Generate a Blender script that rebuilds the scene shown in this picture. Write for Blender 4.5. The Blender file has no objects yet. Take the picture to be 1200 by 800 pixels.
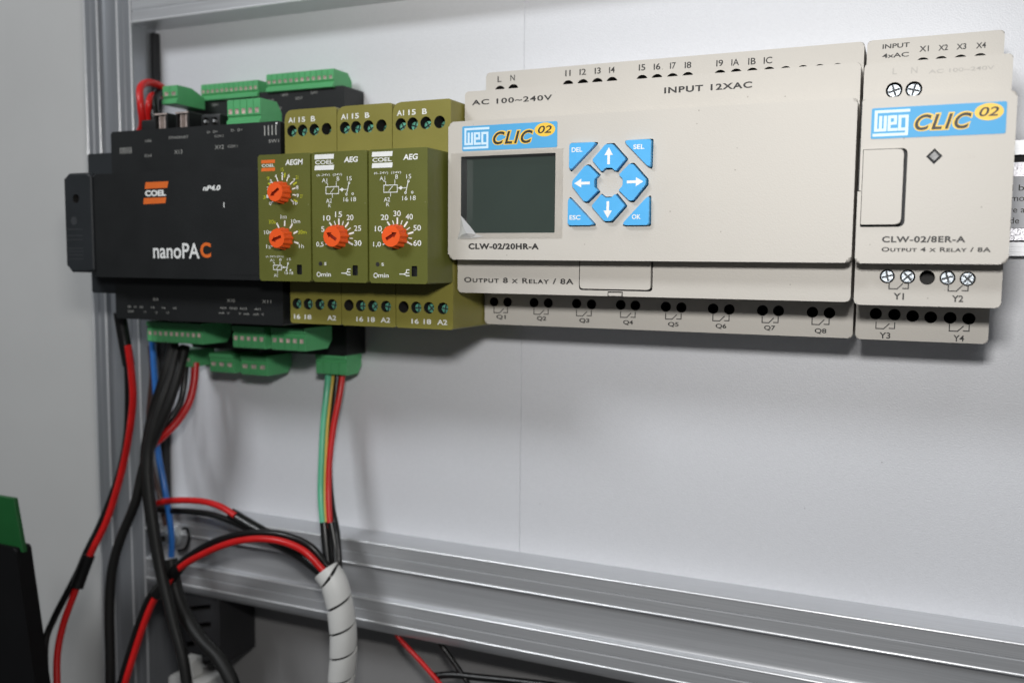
import bpy, bmesh, math, random
from mathutils import Vector, Matrix

# ------------------------------------------------------------------ camera, world, lights, exposure
# All builder coordinates are millimetres (X right, Y away from the viewer, Z up); S turns them into metres.
S = 0.001
random.seed(7)
scn = bpy.context.scene
COL = scn.collection

CX, CY, CZ = 143.16, -270.29, -0.22
YAW, PITCH, ROLL, FPX = 0.41646, 0.08835, 0.00861, 1067.13
fw = Vector((-math.sin(YAW)*math.cos(PITCH), math.cos(YAW)*math.cos(PITCH), -math.sin(PITCH)))
rt = Vector((math.cos(YAW), math.sin(YAW), 0))
up = rt.cross(fw)
R2 = math.cos(ROLL)*rt + math.sin(ROLL)*up
U2 = -math.sin(ROLL)*rt + math.cos(ROLL)*up
cam_d = bpy.data.cameras.new('camera')
cam = bpy.data.objects.new('camera', cam_d)
COL.objects.link(cam)
M = Matrix.Identity(4)
for i in range(3):
    M[i][0], M[i][1], M[i][2] = R2[i], U2[i], -fw[i]
M.translation = Vector((CX, CY, CZ))*S
cam.matrix_world = M
cam_d.sensor_width = 36.0
cam_d.lens = FPX/1200*36
cam_d.clip_start, cam_d.clip_end = 0.01, 50
cam_d.dof.use_dof = True
cam_d.dof.focus_distance = 0.282
cam_d.dof.aperture_fstop = 11.0
scn.camera = cam

world = bpy.data.worlds.new('World')
scn.world = world
world.use_nodes = True
wn = world.node_tree.nodes
wn['Background'].inputs[0].default_value = (0.93, 0.96, 1.0, 1)
wn['Background'].inputs[1].default_value = 0.055

def area(name, loc, target, sx, sy, power, color):
    d = bpy.data.lights.new(name, 'AREA')
    d.shape = 'RECTANGLE'; d.size = sx*S; d.size_y = sy*S
    d.energy = power; d.color = color
    o = bpy.data.objects.new(name, d); COL.objects.link(o)
    o.location = Vector(loc)*S
    dirv = (Vector(target)-Vector(loc)).normalized()
    o.rotation_euler = dirv.to_track_quat('-Z', 'Y').to_euler()
    return o
# the camera's own pop-up flash, just above the lens, and two ceiling fixtures of the room
fl = area('camera_flash', (137, -262, 64), (45, 50, 70), 42, 24, 0.57, (1.0, 0.985, 0.96))
fl.data.spread = math.radians(165)
area('ceiling_lamp', (-500, -900, 790), (-40, 50, 30), 400, 250, 7.3, (0.94, 0.97, 1.0))
area('ceiling_lamp', (300, -700, 1700), (50, 50, 0), 1200, 300, 5.0, (0.97, 0.985, 1.0))

scn.view_settings.view_transform = 'Standard'
scn.view_settings.look = 'None'
scn.view_settings.exposure = 0.0
scn.view_settings.gamma = 1.0

# ------------------------------------------------------------------ materials
def specks(m, scale, size, keep, col):
    """sparse dust and nicks, fixed to the surface"""
    nt = m.node_tree; b = nt.nodes['Principled BSDF']
    src = b.inputs['Base Color'].links[0].from_socket
    tc = nt.nodes.new('ShaderNodeTexCoord'); v = nt.nodes.new('ShaderNodeTexVoronoi'); v.inputs['Scale'].default_value = scale
    nt.links.new(tc.outputs['Object'], v.inputs['Vector'])
    sep = nt.nodes.new('ShaderNodeSeparateColor'); nt.links.new(v.outputs['Color'], sep.inputs[0])
    a = nt.nodes.new('ShaderNodeMath'); a.operation = 'LESS_THAN'; a.inputs[1].default_value = size; nt.links.new(v.outputs['Distance'], a.inputs[0])
    c = nt.nodes.new('ShaderNodeMath'); c.operation = 'LESS_THAN'; c.inputs[1].default_value = keep; nt.links.new(sep.outputs[0], c.inputs[0])
    p = nt.nodes.new('ShaderNodeMath'); p.operation = 'MULTIPLY'; nt.links.new(a.outputs[0], p.inputs[0]); nt.links.new(c.outputs[0], p.inputs[1])
    q = nt.nodes.new('ShaderNodeMath'); q.operation = 'MULTIPLY'; q.inputs[1].default_value = 0.6; nt.links.new(p.outputs[0], q.inputs[0])
    mx = nt.nodes.new('ShaderNodeMix'); mx.data_type = 'RGBA'; mx.inputs['B'].default_value = (*col, 1)
    nt.links.new(q.outputs[0], mx.inputs['Factor']); nt.links.new(src, mx.inputs['A'])
    nt.links.new(mx.outputs['Result'], b.inputs['Base Color'])
    return m

def mat(name, col, rough=0.5, metal=0.0, bump=0.0, bscale=3000, var=0.0, vscale=60, spec=0.5, coat=0.0, stretch=None):
    m = bpy.data.materials.new(name); m.use_nodes = True
    nt = m.node_tree; b = nt.nodes['Principled BSDF']
    b.inputs['Base Color'].default_value = (*col, 1)
    b.inputs['Roughness'].default_value = rough
    b.inputs['Metallic'].default_value = metal
    b.inputs['Specular IOR Level'].default_value = spec
    if coat: b.inputs['Coat Weight'].default_value = coat
    if bump or var:
        tc = nt.nodes.new('ShaderNodeTexCoord'); mp = nt.nodes.new('ShaderNodeMapping')
        nt.links.new(tc.outputs['Object'], mp.inputs['Vector'])
        if stretch: mp.inputs['Scale'].default_value = stretch
    if bump:
        n = nt.nodes.new('ShaderNodeTexNoise'); n.inputs['Scale'].default_value = bscale
        n.inputs['Detail'].default_value = 3
        bp = nt.nodes.new('ShaderNodeBump'); bp.inputs['Strength'].default_value = bump
        bp.inputs['Distance'].default_value = 0.0002
        nt.links.new(mp.outputs[0], n.inputs['Vector'])
        nt.links.new(n.outputs['Fac'], bp.inputs['Height'])
        nt.links.new(bp.outputs[0], b.inputs['Normal'])
    if var:
        n2 = nt.nodes.new('ShaderNodeTexNoise'); n2.inputs['Scale'].default_value = vscale
        n2.inputs['Detail'].default_value = 5
        nt.links.new(mp.outputs[0], n2.inputs['Vector'])
        cr = nt.nodes.new('ShaderNodeValToRGB')
        cr.color_ramp.elements[0].position = 0.3; cr.color_ramp.elements[1].position = 0.7
        cr.color_ramp.elements[0].color = (*[c*(1-var) for c in col], 1)
        cr.color_ramp.elements[1].color = (*[min(1, c*(1+var)) for c in col], 1)
        nt.links.new(n2.outputs['Fac'], cr.inputs[0])
        nt.links.new(cr.outputs[0], b.inputs['Base Color'])
        rr = nt.nodes.new('ShaderNodeMapRange')
        rr.inputs['To Min'].default_value = max(0.02, rough-0.07); rr.inputs['To Max'].default_value = min(1, rough+0.07)
        nt.links.new(n2.outputs['Fac'], rr.inputs['Value'])
        nt.links.new(rr.outputs[0], b.inputs['Roughness'])
    return m

BEIGE = mat('beige_plastic', (0.54, 0.512, 0.468), 0.5, bump=0.25, bscale=2600, var=0.02, vscale=45, spec=0.4)
WHITEP = mat('white_panel', (0.73, 0.74, 0.775), 0.42, bump=0.6, bscale=1800, var=0.018, vscale=1100)
SIDEP = mat('grey_side_panel', (0.60, 0.60, 0.59), 0.6, bump=0.3, bscale=900, var=0.03, vscale=14)
def brushed(name, axis_scale, col=(0.62, 0.63, 0.65)):
    return mat(name, col, 0.36, 0.55, bump=0.10, bscale=1, var=0.07, vscale=1, stretch=axis_scale)
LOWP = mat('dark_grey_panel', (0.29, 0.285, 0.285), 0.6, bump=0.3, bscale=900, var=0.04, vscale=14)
ALU = brushed('brushed_aluminium_across', (25, 2500, 2500))
EDGE = mat('aluminium_edge_highlight', (0.92, 0.93, 0.95), 0.30, 0.5)  # lighter copy of the aluminium; carries the bead highlights in its colour
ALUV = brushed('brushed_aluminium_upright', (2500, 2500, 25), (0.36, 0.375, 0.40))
DULLM = mat('dull_metal', (0.75, 0.77, 0.78), 0.4, 0.7, var=0.1, vscale=400)
SCREWM = mat('bright_screw_metal', (0.42, 0.46, 0.50), 0.45, 0.9, bump=1.0, bscale=1100, var=0.3, vscale=900)
SLOTM = mat('shadowed_slot_metal', (0.06, 0.065, 0.07), 0.6, 0.4, var=0.2, vscale=500)
OLIVE = mat('olive_face_plastic', (0.108, 0.116, 0.017), 0.5, bump=0.25, bscale=2500, var=0.05, vscale=80)
OLIVE2 = mat('olive_terminal_plastic', (0.225, 0.203, 0.040), 0.45, bump=0.25, bscale=2500, var=0.05, vscale=80)
BLACK = mat('black_plastic', (0.0075, 0.0085, 0.009), 0.5, bump=0.25, bscale=2000, var=0.12, vscale=60)
BLACKE = mat('slate_black_plastic', (0.013, 0.016, 0.019), 0.55, bump=0.25, bscale=2000, var=0.12, vscale=60)
VOID = mat('dark_cavity_plastic', (0.012, 0.011, 0.010), 0.7, var=0.1)
specks(BEIGE, 260, 0.055, 0.22, (0.22, 0.20, 0.17)); specks(WHITEP, 120, 0.03, 0.3, (0.35, 0.35, 0.36)); specks(OLIVE, 300, 0.05, 0.15, (0.3, 0.3, 0.2))
GAP = mat('dark_gap', (0.008, 0.009, 0.012), 0.6, var=0.1)
GREEN = mat('green_terminal_plastic', (0.10, 0.42, 0.165), 0.45, bump=0.2, bscale=2200, var=0.06, vscale=120)
GREENS = mat('green_screw_paint', (0.13, 0.42, 0.30), 0.4, 0.3, bump=0.5, bscale=1200, var=0.2, vscale=500)
COPPER = mat('contact_metal', (0.62, 0.52, 0.48), 0.4, 0.3, var=0.25, vscale=500)
ORANGE = mat('orange_knob_plastic', (0.86, 0.105, 0.015), 0.42, bump=0.2, bscale=2500, var=0.05, vscale=200)
ORANGED = mat('knob_slot_plastic', (0.30, 0.02, 0.004), 0.6, var=0.1)
BLUE = mat('blue_key_rubber', (0.085, 0.42, 0.80), 0.38, bump=0.15, bscale=2600, var=0.03, vscale=200)
BADGE = mat('blue_badge_film', (0.075, 0.37, 0.68), 0.6, var=0.02, vscale=100)
INKW = mat('white_ink', (0.80, 0.81, 0.80), 0.55, var=0.04, vscale=500)
INKP = mat('pale_blue_ink', (0.62, 0.80, 0.93), 0.5, var=0.03, vscale=500)
INKG = mat('grey_ink', (0.36, 0.36, 0.34), 0.6, var=0.15, vscale=500)
INKF = mat('faded_ink', (0.43, 0.41, 0.38), 0.6, var=0.1, vscale=500)
INKD = mat('dim_ridge_print', (0.035, 0.038, 0.042), 0.6, var=0.1, vscale=500)
INKK = mat('black_ink', (0.020, 0.019, 0.018), 0.55, var=0.2, vscale=500)
INKY = mat('yellow_ink', (0.86, 0.55, 0.06), 0.5, var=0.03, vscale=500)
INKL = mat('lime_ink', (0.50, 0.52, 0.02), 0.5, var=0.05, vscale=500)
INKO = mat('orange_ink', (0.75, 0.15, 0.02), 0.5, var=0.05, vscale=500)
LCD = mat('lcd_glass', (0.036, 0.058, 0.047), 0.14, var=0.08, vscale=30, coat=0.3)
BEZEL = mat('lcd_bezel', (0.010, 0.014, 0.016), 0.5, var=0.1)
RED = mat('red_pvc', (0.62, 0.012, 0.012), 0.36, bump=0.3, bscale=500, var=0.1, vscale=150)
BLK = mat('black_pvc', (0.007, 0.007, 0.007), 0.32, bump=0.35, bscale=500, var=0.1, vscale=150)
SHEATH = mat('grey_black_sheath', (0.011, 0.011, 0.0105), 0.5, spec=0.3, bump=0.2, bscale=900, var=0.1, vscale=150)
BLUEW = mat('blue_pvc', (0.03, 0.17, 0.55), 0.3, var=0.05, vscale=150)
GREENW = mat('green_pvc', (0.12, 0.50, 0.30), 0.3, var=0.05, vscale=150)
YELLW = mat('yellow_pvc', (0.62, 0.42, 0.07), 0.3, var=0.05, vscale=150)
BROWNW = mat('brown_pvc', (0.06, 0.03, 0.025), 0.35, var=0.05, vscale=150)
WRAP = mat('white_wrap_plastic', (0.66, 0.66, 0.64), 0.45, bump=0.3, bscale=700, var=0.03, vscale=100)
RUBBER = mat('black_rubber', (0.02, 0.02, 0.022), 0.7, bump=0.2, var=0.1)
JET = mat('jet_black_plastic', (0.003, 0.003, 0.0035), 0.6, spec=0.25, bump=0.2, bscale=1500, var=0.1)
PCB = mat('green_circuit_board', (0.008, 0.10, 0.022), 0.45, bump=0.2, var=0.1)
GLITTER = mat('silver_foil', (0.78, 0.77, 0.82), 0.35, 0.6, bump=1.0, bscale=1300, var=0.12, vscale=900)
PAPER = mat('grey_label_paper', (0.74, 0.75, 0.79), 0.7, bump=0.2, var=0.02)

film = bpy.data.materials.new('clear_film'); film.use_nodes = True
_nt = film.node_tree; _nt.nodes.remove(_nt.nodes['Principled BSDF'])
_t = _nt.nodes.new('ShaderNodeBsdfTransparent'); _t.inputs[0].default_value = (0.985, 0.985, 0.985, 1)
_g = _nt.nodes.new('ShaderNodeBsdfGlossy'); _g.inputs['Roughness'].default_value = 0.12
_f = _nt.nodes.new('ShaderNodeFresnel'); _f.inputs[0].default_value = 1.45
_x = _nt.nodes.new('ShaderNodeMixShader')
_nt.links.new(_f.outputs[0], _x.inputs[0]); _nt.links.new(_t.outputs[0], _x.inputs[1]); _nt.links.new(_g.outputs[0], _x.inputs[2])
_d = _nt.nodes.new('ShaderNodeBsdfDiffuse'); _d.inputs[0].default_value = (.85, .86, .87, 1)
_y = _nt.nodes.new('ShaderNodeMixShader'); _y.inputs[0].default_value = 0.02
_nt.links.new(_x.outputs[0], _y.inputs[1]); _nt.links.new(_d.outputs[0], _y.inputs[2])
_nt.links.new(_y.outputs[0], _nt.nodes['Material Output'].inputs[0])

crumple = film.copy(); crumple.name = 'creased_film'
for _n in crumple.node_tree.nodes:
    if _n.type == 'MIX_SHADER' and not _n.inputs[0].is_linked: _n.inputs[0].default_value = 0.5

# ------------------------------------------------------------------ helpers
def thing(name, loc, label, cat, group=None):
    o = bpy.data.objects.new(name, None); COL.objects.link(o)
    o.empty_display_size = 0.01
    o.location = Vector(loc)*S
    o['label'] = label; o['category'] = cat
    if group: o['group'] = group
    return o

def root_loc(p):
    v = Vector((0, 0, 0))
    while p is not None:
        v = v + p.location; p = p.parent
    return v

def highlight_beads(bm, yf):
    # lamp highlights along a profile's raised beads, painted in with the brighter metal
    for f in bm.faces:
        if max(v.co.y for v in f.verts) < yf+.02 and min(v.co.y for v in f.verts) < yf-.05: f.material_index = 1

def finish(name, bm, mats, parent=None, smooth=35):
    """link the bmesh (millimetres, world) as ONE mesh object"""
    if not isinstance(mats, (list, tuple)): mats = [mats]
    me = bpy.data.meshes.new(name)
    bm.to_mesh(me); bm.free()
    for m in mats: me.materials.append(m)
    off = root_loc(parent)
    me.transform(Matrix.Translation(-off) @ Matrix.Scale(S, 4))
    for p in me.polygons: p.use_smooth = True
    me.set_sharp_from_angle(angle=math.radians(smooth))
    o = bpy.data.objects.new(name, me); COL.objects.link(o)
    if parent is not None: o.parent = parent
    return o

def setting(o):
    o['kind'] = 'structure'; return o

def tag(o, label, cat, group=None):
    o['label'] = label; o['category'] = cat
    if group: o['group'] = group
    return o

def roundpoly(pts, r, n=4):
    """round the corners of a polygon; r is one radius or one per corner"""
    N = len(pts); out = []
    rs = r if isinstance(r, (list, tuple)) else [r]*N
    for i in range(N):
        p = Vector(pts[i]); a = Vector(pts[i-1])-p; b = Vector(pts[(i+1) % N])-p
        la, lb = a.length, b.length; a.normalize(); b.normalize()
        ang = a.angle(b)
        if rs[i] <= 0 or ang > 3.1: out.append(tuple(p)); continue
        d = min(rs[i]/math.tan(ang/2), la*.48, lb*.48)
        p0, p1 = p+a*d, p+b*d
        for k in range(n+1):
            t = k/n
            q = p0*(1-t)**2 + p*2*t*(1-t) + p1*t*t
            out.append((q.x, q.y))
    return out

def prism_into(bm, pts, y0, y1, bev=0.0, seg=3, mi=0, fmap=None, both=False):
    """polygon in (x,z) from y0 (front) to y1 (back); bevels the front rim"""
    fmap = fmap or (lambda a, d, b: (a, d, b))
    area2 = sum(pts[i-1][0]*pts[i][1]-pts[i][0]*pts[i-1][1] for i in range(len(pts)))
    if area2 < 0: pts = pts[::-1]
    f = [bm.verts.new((x, y0, z)) for x, z in pts]
    k = [bm.verts.new((x, y1, z)) for x, z in pts]
    ff = bm.faces.new(f); fk = bm.faces.new(k[::-1])
    fs = [ff, fk]
    n = len(pts)
    for i in range(n):
        fs.append(bm.faces.new((f[i], k[i], k[(i+1) % n], f[(i+1) % n])))
    for q in fs: q.material_index = mi
    if bev > 0:
        ed = list(ff.edges) + (list(fk.edges) if both else [])
        r = bmesh.ops.bevel(bm, geom=ed, offset=bev, segments=seg, profile=0.5, affect='EDGES', clamp_overlap=True)
        for q in r['faces']: q.material_index = mi
    return bm

def remap(bm, fn):
    for v in bm.verts: v.co = Vector(fn(*v.co))
    bmesh.ops.recalc_face_normals(bm, faces=bm.faces)
    return bm

def prism(pts, y0, y1, bev=0.0, seg=3, both=False):
    bm = bmesh.new(); prism_into(bm, pts, y0, y1, bev, seg, both=both)
    bmesh.ops.recalc_face_normals(bm, faces=bm.faces); return bm

def rect(x0, x1, z0, z1): return [(x0, z0), (x1, z0), (x1, z1), (x0, z1)]

def box_into(bm, x0, x1, y0, y1, z0, z1, bev=0.0, mi=0, seg=2):
    r = bmesh.ops.create_cube(bm, size=1)
    for v in r['verts']:
        v.co = Vector(((x0+x1)/2+v.co.x*(x1-x0), (y0+y1)/2+v.co.y*(y1-y0), (z0+z1)/2+v.co.z*(z1-z0)))
    fs = {f for v in r['verts'] for f in v.link_faces}
    for f in fs: f.material_index = mi
    if bev > 0:
        es = list({e for f in fs for e in f.edges})
        rr = bmesh.ops.bevel(bm, geom=es, offset=bev, segments=seg, profile=0.5, affect='EDGES', clamp_overlap=True)
        for q in rr['faces']: q.material_index = mi
    return bm

def box(*a, **k):
    return box_into(bmesh.new(), *a, **k)

def cyl_into(bm, x, z, r, y0, y1, n=24, mi=0, r1=None):
    r1 = r if r1 is None else r1
    f = [bm.verts.new((x+r*math.cos(2*math.pi*i/n), y0, z+r*math.sin(2*math.pi*i/n))) for i in range(n)]
    k = [bm.verts.new((x+r1*math.cos(2*math.pi*i/n), y1, z+r1*math.sin(2*math.pi*i/n))) for i in range(n)]
    fs = [bm.faces.new(f), bm.faces.new(k[::-1])]
    for i in range(n): fs.append(bm.faces.new((f[i], k[i], k[(i+1) % n], f[(i+1) % n])))
    for q in fs: q.material_index = mi
    return bm

def cut(o, cbm, cmat):
    """subtract a bmesh (world mm) from object o; the walls of the cut take cmat"""
    bmesh.ops.recalc_face_normals(cbm, faces=cbm.faces)
    c = finish('cutter', cbm, cmat, None)
    if o.parent: c.location = -root_loc(o.parent)*0
    md = o.modifiers.new('b', 'BOOLEAN'); md.operation = 'DIFFERENCE'; md.object = c
    md.solver = 'EXACT'; md.material_mode = 'TRANSFER'
    bpy.context.view_layer.update()
    dg = bpy.context.evaluated_depsgraph_get()
    me = bpy.data.meshes.new_from_object(o.evaluated_get(dg), depsgraph=dg)
    o.modifiers.clear()
    me.name = o.data.name
    for p in me.polygons: p.use_smooth = True
    me.set_sharp_from_angle(angle=math.radians(35))
    o.data = me
    bpy.data.objects.remove(c)
    return o

def catmull(P, n=8):
    P = [Vector(p) for p in P]
    Q = [P[0]*2-P[1]] + P + [P[-1]*2-P[-2]]
    out = []
    for i in range(1, len(Q)-2):
        p0, p1, p2, p3 = Q[i-1:i+3]
        for k in range(n):
            t = k/n
            out.append(.5*((2*p1)+(p2-p0)*t+(2*p0-5*p1+4*p2-p3)*t*t+(3*p1-p0-3*p2+p3)*t**3))
    out.append(P[-1]); return out

def frames(pts):
    T = [(pts[min(i+1, len(pts)-1)]-pts[max(i-1, 0)]).normalized() for i in range(len(pts))]
    n = T[0].orthogonal().normalized(); F = []
    for t in T:
        n = (n-t*n.dot(t)).normalized(); F.append((n.copy(), t.cross(n)))
    return F

def tube_into(bm, P, r, sides=12, sub=8, mi=0, wob=0.0):
    pts = catmull(P, sub); F = frames(pts); rings = []
    for i, (c, (n, b)) in enumerate(zip(pts, F)):
        rr = r*(1+wob*math.sin(i*1.7)) if not callable(r) else r(i/(len(pts)-1))
        rings.append([bm.verts.new(c+rr*(math.cos(2*math.pi*k/sides)*n+math.sin(2*math.pi*k/sides)*b)) for k in range(sides)])
    for a, b2 in zip(rings, rings[1:]):
        for k in range(sides):
            bm.faces.new((a[k], a[(k+1) % sides], b2[(k+1) % sides], b2[k])).material_index = mi
    bm.faces.new(rings[0][::-1]).material_index = mi; bm.faces.new(rings[-1]).material_index = mi
    return bm

def tube(P, r, **k): return tube_into(bmesh.new(), P, r, **k)

class Ink:
    """flat printing on a face at depth y; text, strokes and shapes gather into one mesh"""
    def __init__(s, y, lift=0.04): s.bm = bmesh.new(); s.y = y-lift; s.k = 0
    def text(s, body, x0, x1, z0, h, bold=0.0, shear=0.0, sc=False, y=None, spacing=1.0):
        cu = bpy.data.curves.new('t', 'FONT'); cu.body = body; cu.size = 1
        cu.offset = bold; cu.shear = shear; cu.space_character = spacing; cu.resolution_u = 6
        if sc:
            cu.small_caps_scale = 0.78
            for i in range(len(body)): cu.body_format[i].use_small_caps = True
        ob = bpy.data.objects.new('t', cu); COL.objects.link(ob)
        bpy.context.view_layer.update()
        dg = bpy.context.evaluated_depsgraph_get()
        me = bpy.data.meshes.new_from_object(ob.evaluated_get(dg), depsgraph=dg)
        bpy.data.objects.remove(ob); bpy.data.curves.remove(cu)
        xs = [v.co.x for v in me.vertices]; ys = [v.co.y for v in me.vertices]
        kx = (x1-x0)/(max(xs)-min(xs)); kz = h/(max(ys)-min(ys)) if h else kx
        mx, my = min(xs), min(ys); Y = s.y if y is None else y
        vs = [s.bm.verts.new((x0+(v.co.x-mx)*kx, Y, z0+(v.co.y-my)*kz)) for v in me.vertices]
        for p in me.polygons:
            try: s.bm.faces.new([vs[i] for i in p.vertices])
            except ValueError: pass
        bpy.data.meshes.remove(me)
        return s
    def poly(s, pts, dy=0.0):
        s.k += 1; dy += .0025*(s.k % 12)     # crossing strokes never share a plane
        s.bm.faces.new([s.bm.verts.new((x, s.y-dy, z)) for x, z in pts]); return s
    def rect(s, x0, x1, z0, z1): return s.poly(rect(x0, x1, z0, z1))
    def line(s, pts, w):
        for (a, b) in zip(pts, pts[1:]):
            a, b = Vector(a), Vector(b); d = (b-a)
            if d.length == 0: continue
            d.normalize(); n = Vector((-d.y, d.x))*w/2; e = d*w/2*0.98
            s.poly([tuple(a-e+n), tuple(a-e-n), tuple(b+e-n), tuple(b+e+n)])
        return s
    def disc(s, x, z, r, rz=None, n=28):
        rz = rz or r
        return s.poly([(x+r*math.cos(2*math.pi*i/n), z+rz*math.sin(2*math.pi*i/n)) for i in range(n)])
    def ring(s, x, z, r, w, n=20):
        for i in range(n):
            a, b = 2*math.pi*i/n, 2*math.pi*(i+1)/n
            s.poly([(x+(r+q)*math.cos(t), z+(r+q)*math.sin(t)) for t, q in ((a, -w/2), (a, w/2), (b, w/2), (b, -w/2))])
        return s
    def done(s, name, m, parent):
        return finish(name, s.bm, m, parent)

# ------------------------------------------------------------------ setting: panels
def panels():
    YP = 59.5
    bm = bmesh.new()
    # the panel is two sheets meeting in a hairline joint
    box_into(bm, -200, 1.34, YP, YP+4, -135, 260, 0.25)
    box_into(bm, 1.38, 420, YP, YP+4, -135, 260, 0.25)
    setting(finish('back_panel', bm, WHITEP))
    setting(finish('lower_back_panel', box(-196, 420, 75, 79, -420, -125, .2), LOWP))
    setting(finish('side_panel', box(-520, -205, 79, 84, -420, 320, 0.2), SIDEP))
panels()

# ------------------------------------------------------------------ aluminium frame
def slot_profile(W, D, lines, top_cham, bot_cham):
    """framing profile: u across the face, d depth behind the face.
    lines: four raised beads (two outer ones, two at the lips of the slot)"""
    def bead(u, h=.32, w=.42):
        return [(u-w, 0), (u-w*.75, -h*.55), (u-w*.35, -h*.95), (u, -h), (u+w*.35, -h*.95), (u+w*.75, -h*.55), (u+w, 0)]
    l1, l2, l3, l4 = lines
    groove = lambda u: [(u-.4, 0), (u-.12, .4), (u+.12, .4), (u+.4, 0)]
    P = [(0, top_cham[1]), (top_cham[0]*.3, top_cham[1]*.38)] + bead(l1) + groove((l1+l2)/2) + bead(l2)
    P += [(l2+.7, .5), (l2+1.1, 2.0), (l2+2.6, 2.7), (l3-2.6, 2.7), (l3-1.1, 2.0), (l3-.7, .5)]
    P += bead(l3) + groove((l3+l4)/2) + bead(l4)
    P += [(W-(W-l4)*.45, bot_cham*.3), (W, bot_cham), (W, D), (0, D)]
    return P

def frame():
    YF = 45.0
    W = 32.4                        # the post's face, u along +X from its left edge
    x0 = -217.6
    t = thing('aluminium_post', (x0+W/2, YF+15, -330), 'upright grey aluminium slotted profile at the left, behind the black controller', 'metal profile', 'aluminium framing profiles')
    bm = bmesh.new(); prism_into(bm, slot_profile(W, 32, (3.2, 11.3, 23.6, 31.7), (3.2, 3.5), .7), -330, 260)
    remap(bm, lambda u, y, d: (x0+u, YF+d, y))
    highlight_beads(bm, YF); finish('profile', bm, [ALUV, EDGE], t)
    finish('rubber_gasket', box(x0+W+.1, x0+W+3.0, 55.5, 59.3, -117, 103.0, .6), RUBBER, t)
    xa = x0+W+.15
    for zt, flip, lab in ((-117.2, 1, 'horizontal aluminium slotted rail crossing below all the devices'),
                          (104.6, -1, 'horizontal aluminium slotted rail at the top left corner above the controller')):
        W2 = 39.8
        t = thing('aluminium_rail', (xa, YF+15, zt-flip*W2/2), lab, 'metal profile', 'aluminium framing profiles')
        bm = bmesh.new(); prism_into(bm, slot_profile(W2, 32, (.6, 10.4, 24.8, 34.2), (.6, .6), 4.0), xa, 420)
        remap(bm, lambda u, y, d: (y, YF+d+.05, zt-flip*u))
        highlight_beads(bm, YF+.05); finish('profile', bm, [ALU, EDGE], t)
frame()

# ------------------------------------------------------------------ beige logic controller and its expansion module
def t2(x, z, y=30.0, ym=37.0):
    """bring a point measured on depth ym to depth y along the line of sight it was surveyed from"""
    k = (y-CY)/(ym-CY)
    return CX+(x-CX)*k, CZ+(z-CZ)*k

def weg_logo(ink, x0, x1, z0, z1):
    W, H = x1-x0, z1-z0
    w = H*0.105
    X = lambda u: x0+W*u
    Z = lambda v: z0+H*v
    ink.line([(X(1), Z(.93)), (X(.04), Z(.93)), (X(.04), Z(.25)), (X(.32), Z(.25)), (X(.32), Z(.72))], w)
    ink.line([(X(.18), Z(.28)), (X(.18), Z(.72))], w)
    ink.line([(X(.44), Z(.48)), (X(.62), Z(.48)), (X(.62), Z(.72)), (X(.44), Z(.72)), (X(.44), Z(.25)), (X(.65), Z(.25))], w)
    ink.line([(X(.94), Z(.25)), (X(.75), Z(.25)), (X(.75), Z(.72)), (X(.96), Z(.72)), (X(.96), Z(.07)), (X(.0), Z(.07))], w)

def badge(parent, x0, x1, z0, z1, tilt=0.0):
    b = finish('brand_badge', prism(roundpoly(rect(x0, x1, z0, z1), .5), -.12, .05, .05, 1), BADGE, parent)
    W, H = x1-x0, z1-z0
    i1 = Ink(-.12); weg_logo(i1, x0+W*.025, x0+W*.285, z0+H*.06, z1-H*.06); i1.done('emblem', INKP, parent)
    i2 = Ink(-.12, .03)
    i2.text('CLIC', x0+W*.325, x0+W*.765, z0+H*.18, H*.58, bold=.075, shear=.28, spacing=1.12)
    i2.disc(x0+W*.875, z0+H*.70, W*.105, H*.27)
    i2.done('lettering_outline', INKY, parent)
    i3 = Ink(-.12, .08)
    i3.text('CLIC', x0+W*.335, x0+W*.752, z0+H*.215, H*.50, bold=.022, shear=.28, spacing=1.22)
    i3.text('02', x0+W*.805, x0+W*.945, z0+H*.56, H*.29, bold=.012, shear=.22)
    i3.done('lettering', INKK, parent)
    return b

def contact_symbol(ink, x, z, w):
    """normally open relay contact drawn under a pair of terminals"""
    ink.line([(x, z+1.9), (x, z), (x+w*.42, z), (x+w*.70, z+1.5)], .31)
    ink.line([(x+w, z+1.9), (x+w, z+.15), (x+w*.72, z+.15)], .31)

def screw_part(x, z, r, y, parent, m=None, rot=0.4, name='terminal_screw'):
    bm = bmesh.new(); cyl_into(bm, x, z, r*.84, y, y+2.2, 24, r1=r)
    bmesh.ops.recalc_face_normals(bm, faces=bm.faces)
    o = finish(name, bm, m or SCREWM, parent)
    c = bmesh.new(); L, q = r*.8, r*.14
    P = [(L, -q), (L, q), (q, q), (q, L), (-q, L), (-q, q), (-L, q), (-L, -q), (-q, -q), (-q, -L), (q, -L), (q, -q)]
    ca, sa = math.cos(rot), math.sin(rot)
    prism_into(c, [(x+a*ca-b*sa, z+a*sa+b*ca) for a, b in P], y-1, y+.6)
    return cut(o, c, SLOTM)

def holes(o, pts, r, y0, depth, m=VOID):
    bm = bmesh.new()
    for x, z in pts: cyl_into(bm, x, z, r, y0-2, y0+depth)
    return cut(o, bm, m)

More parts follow.
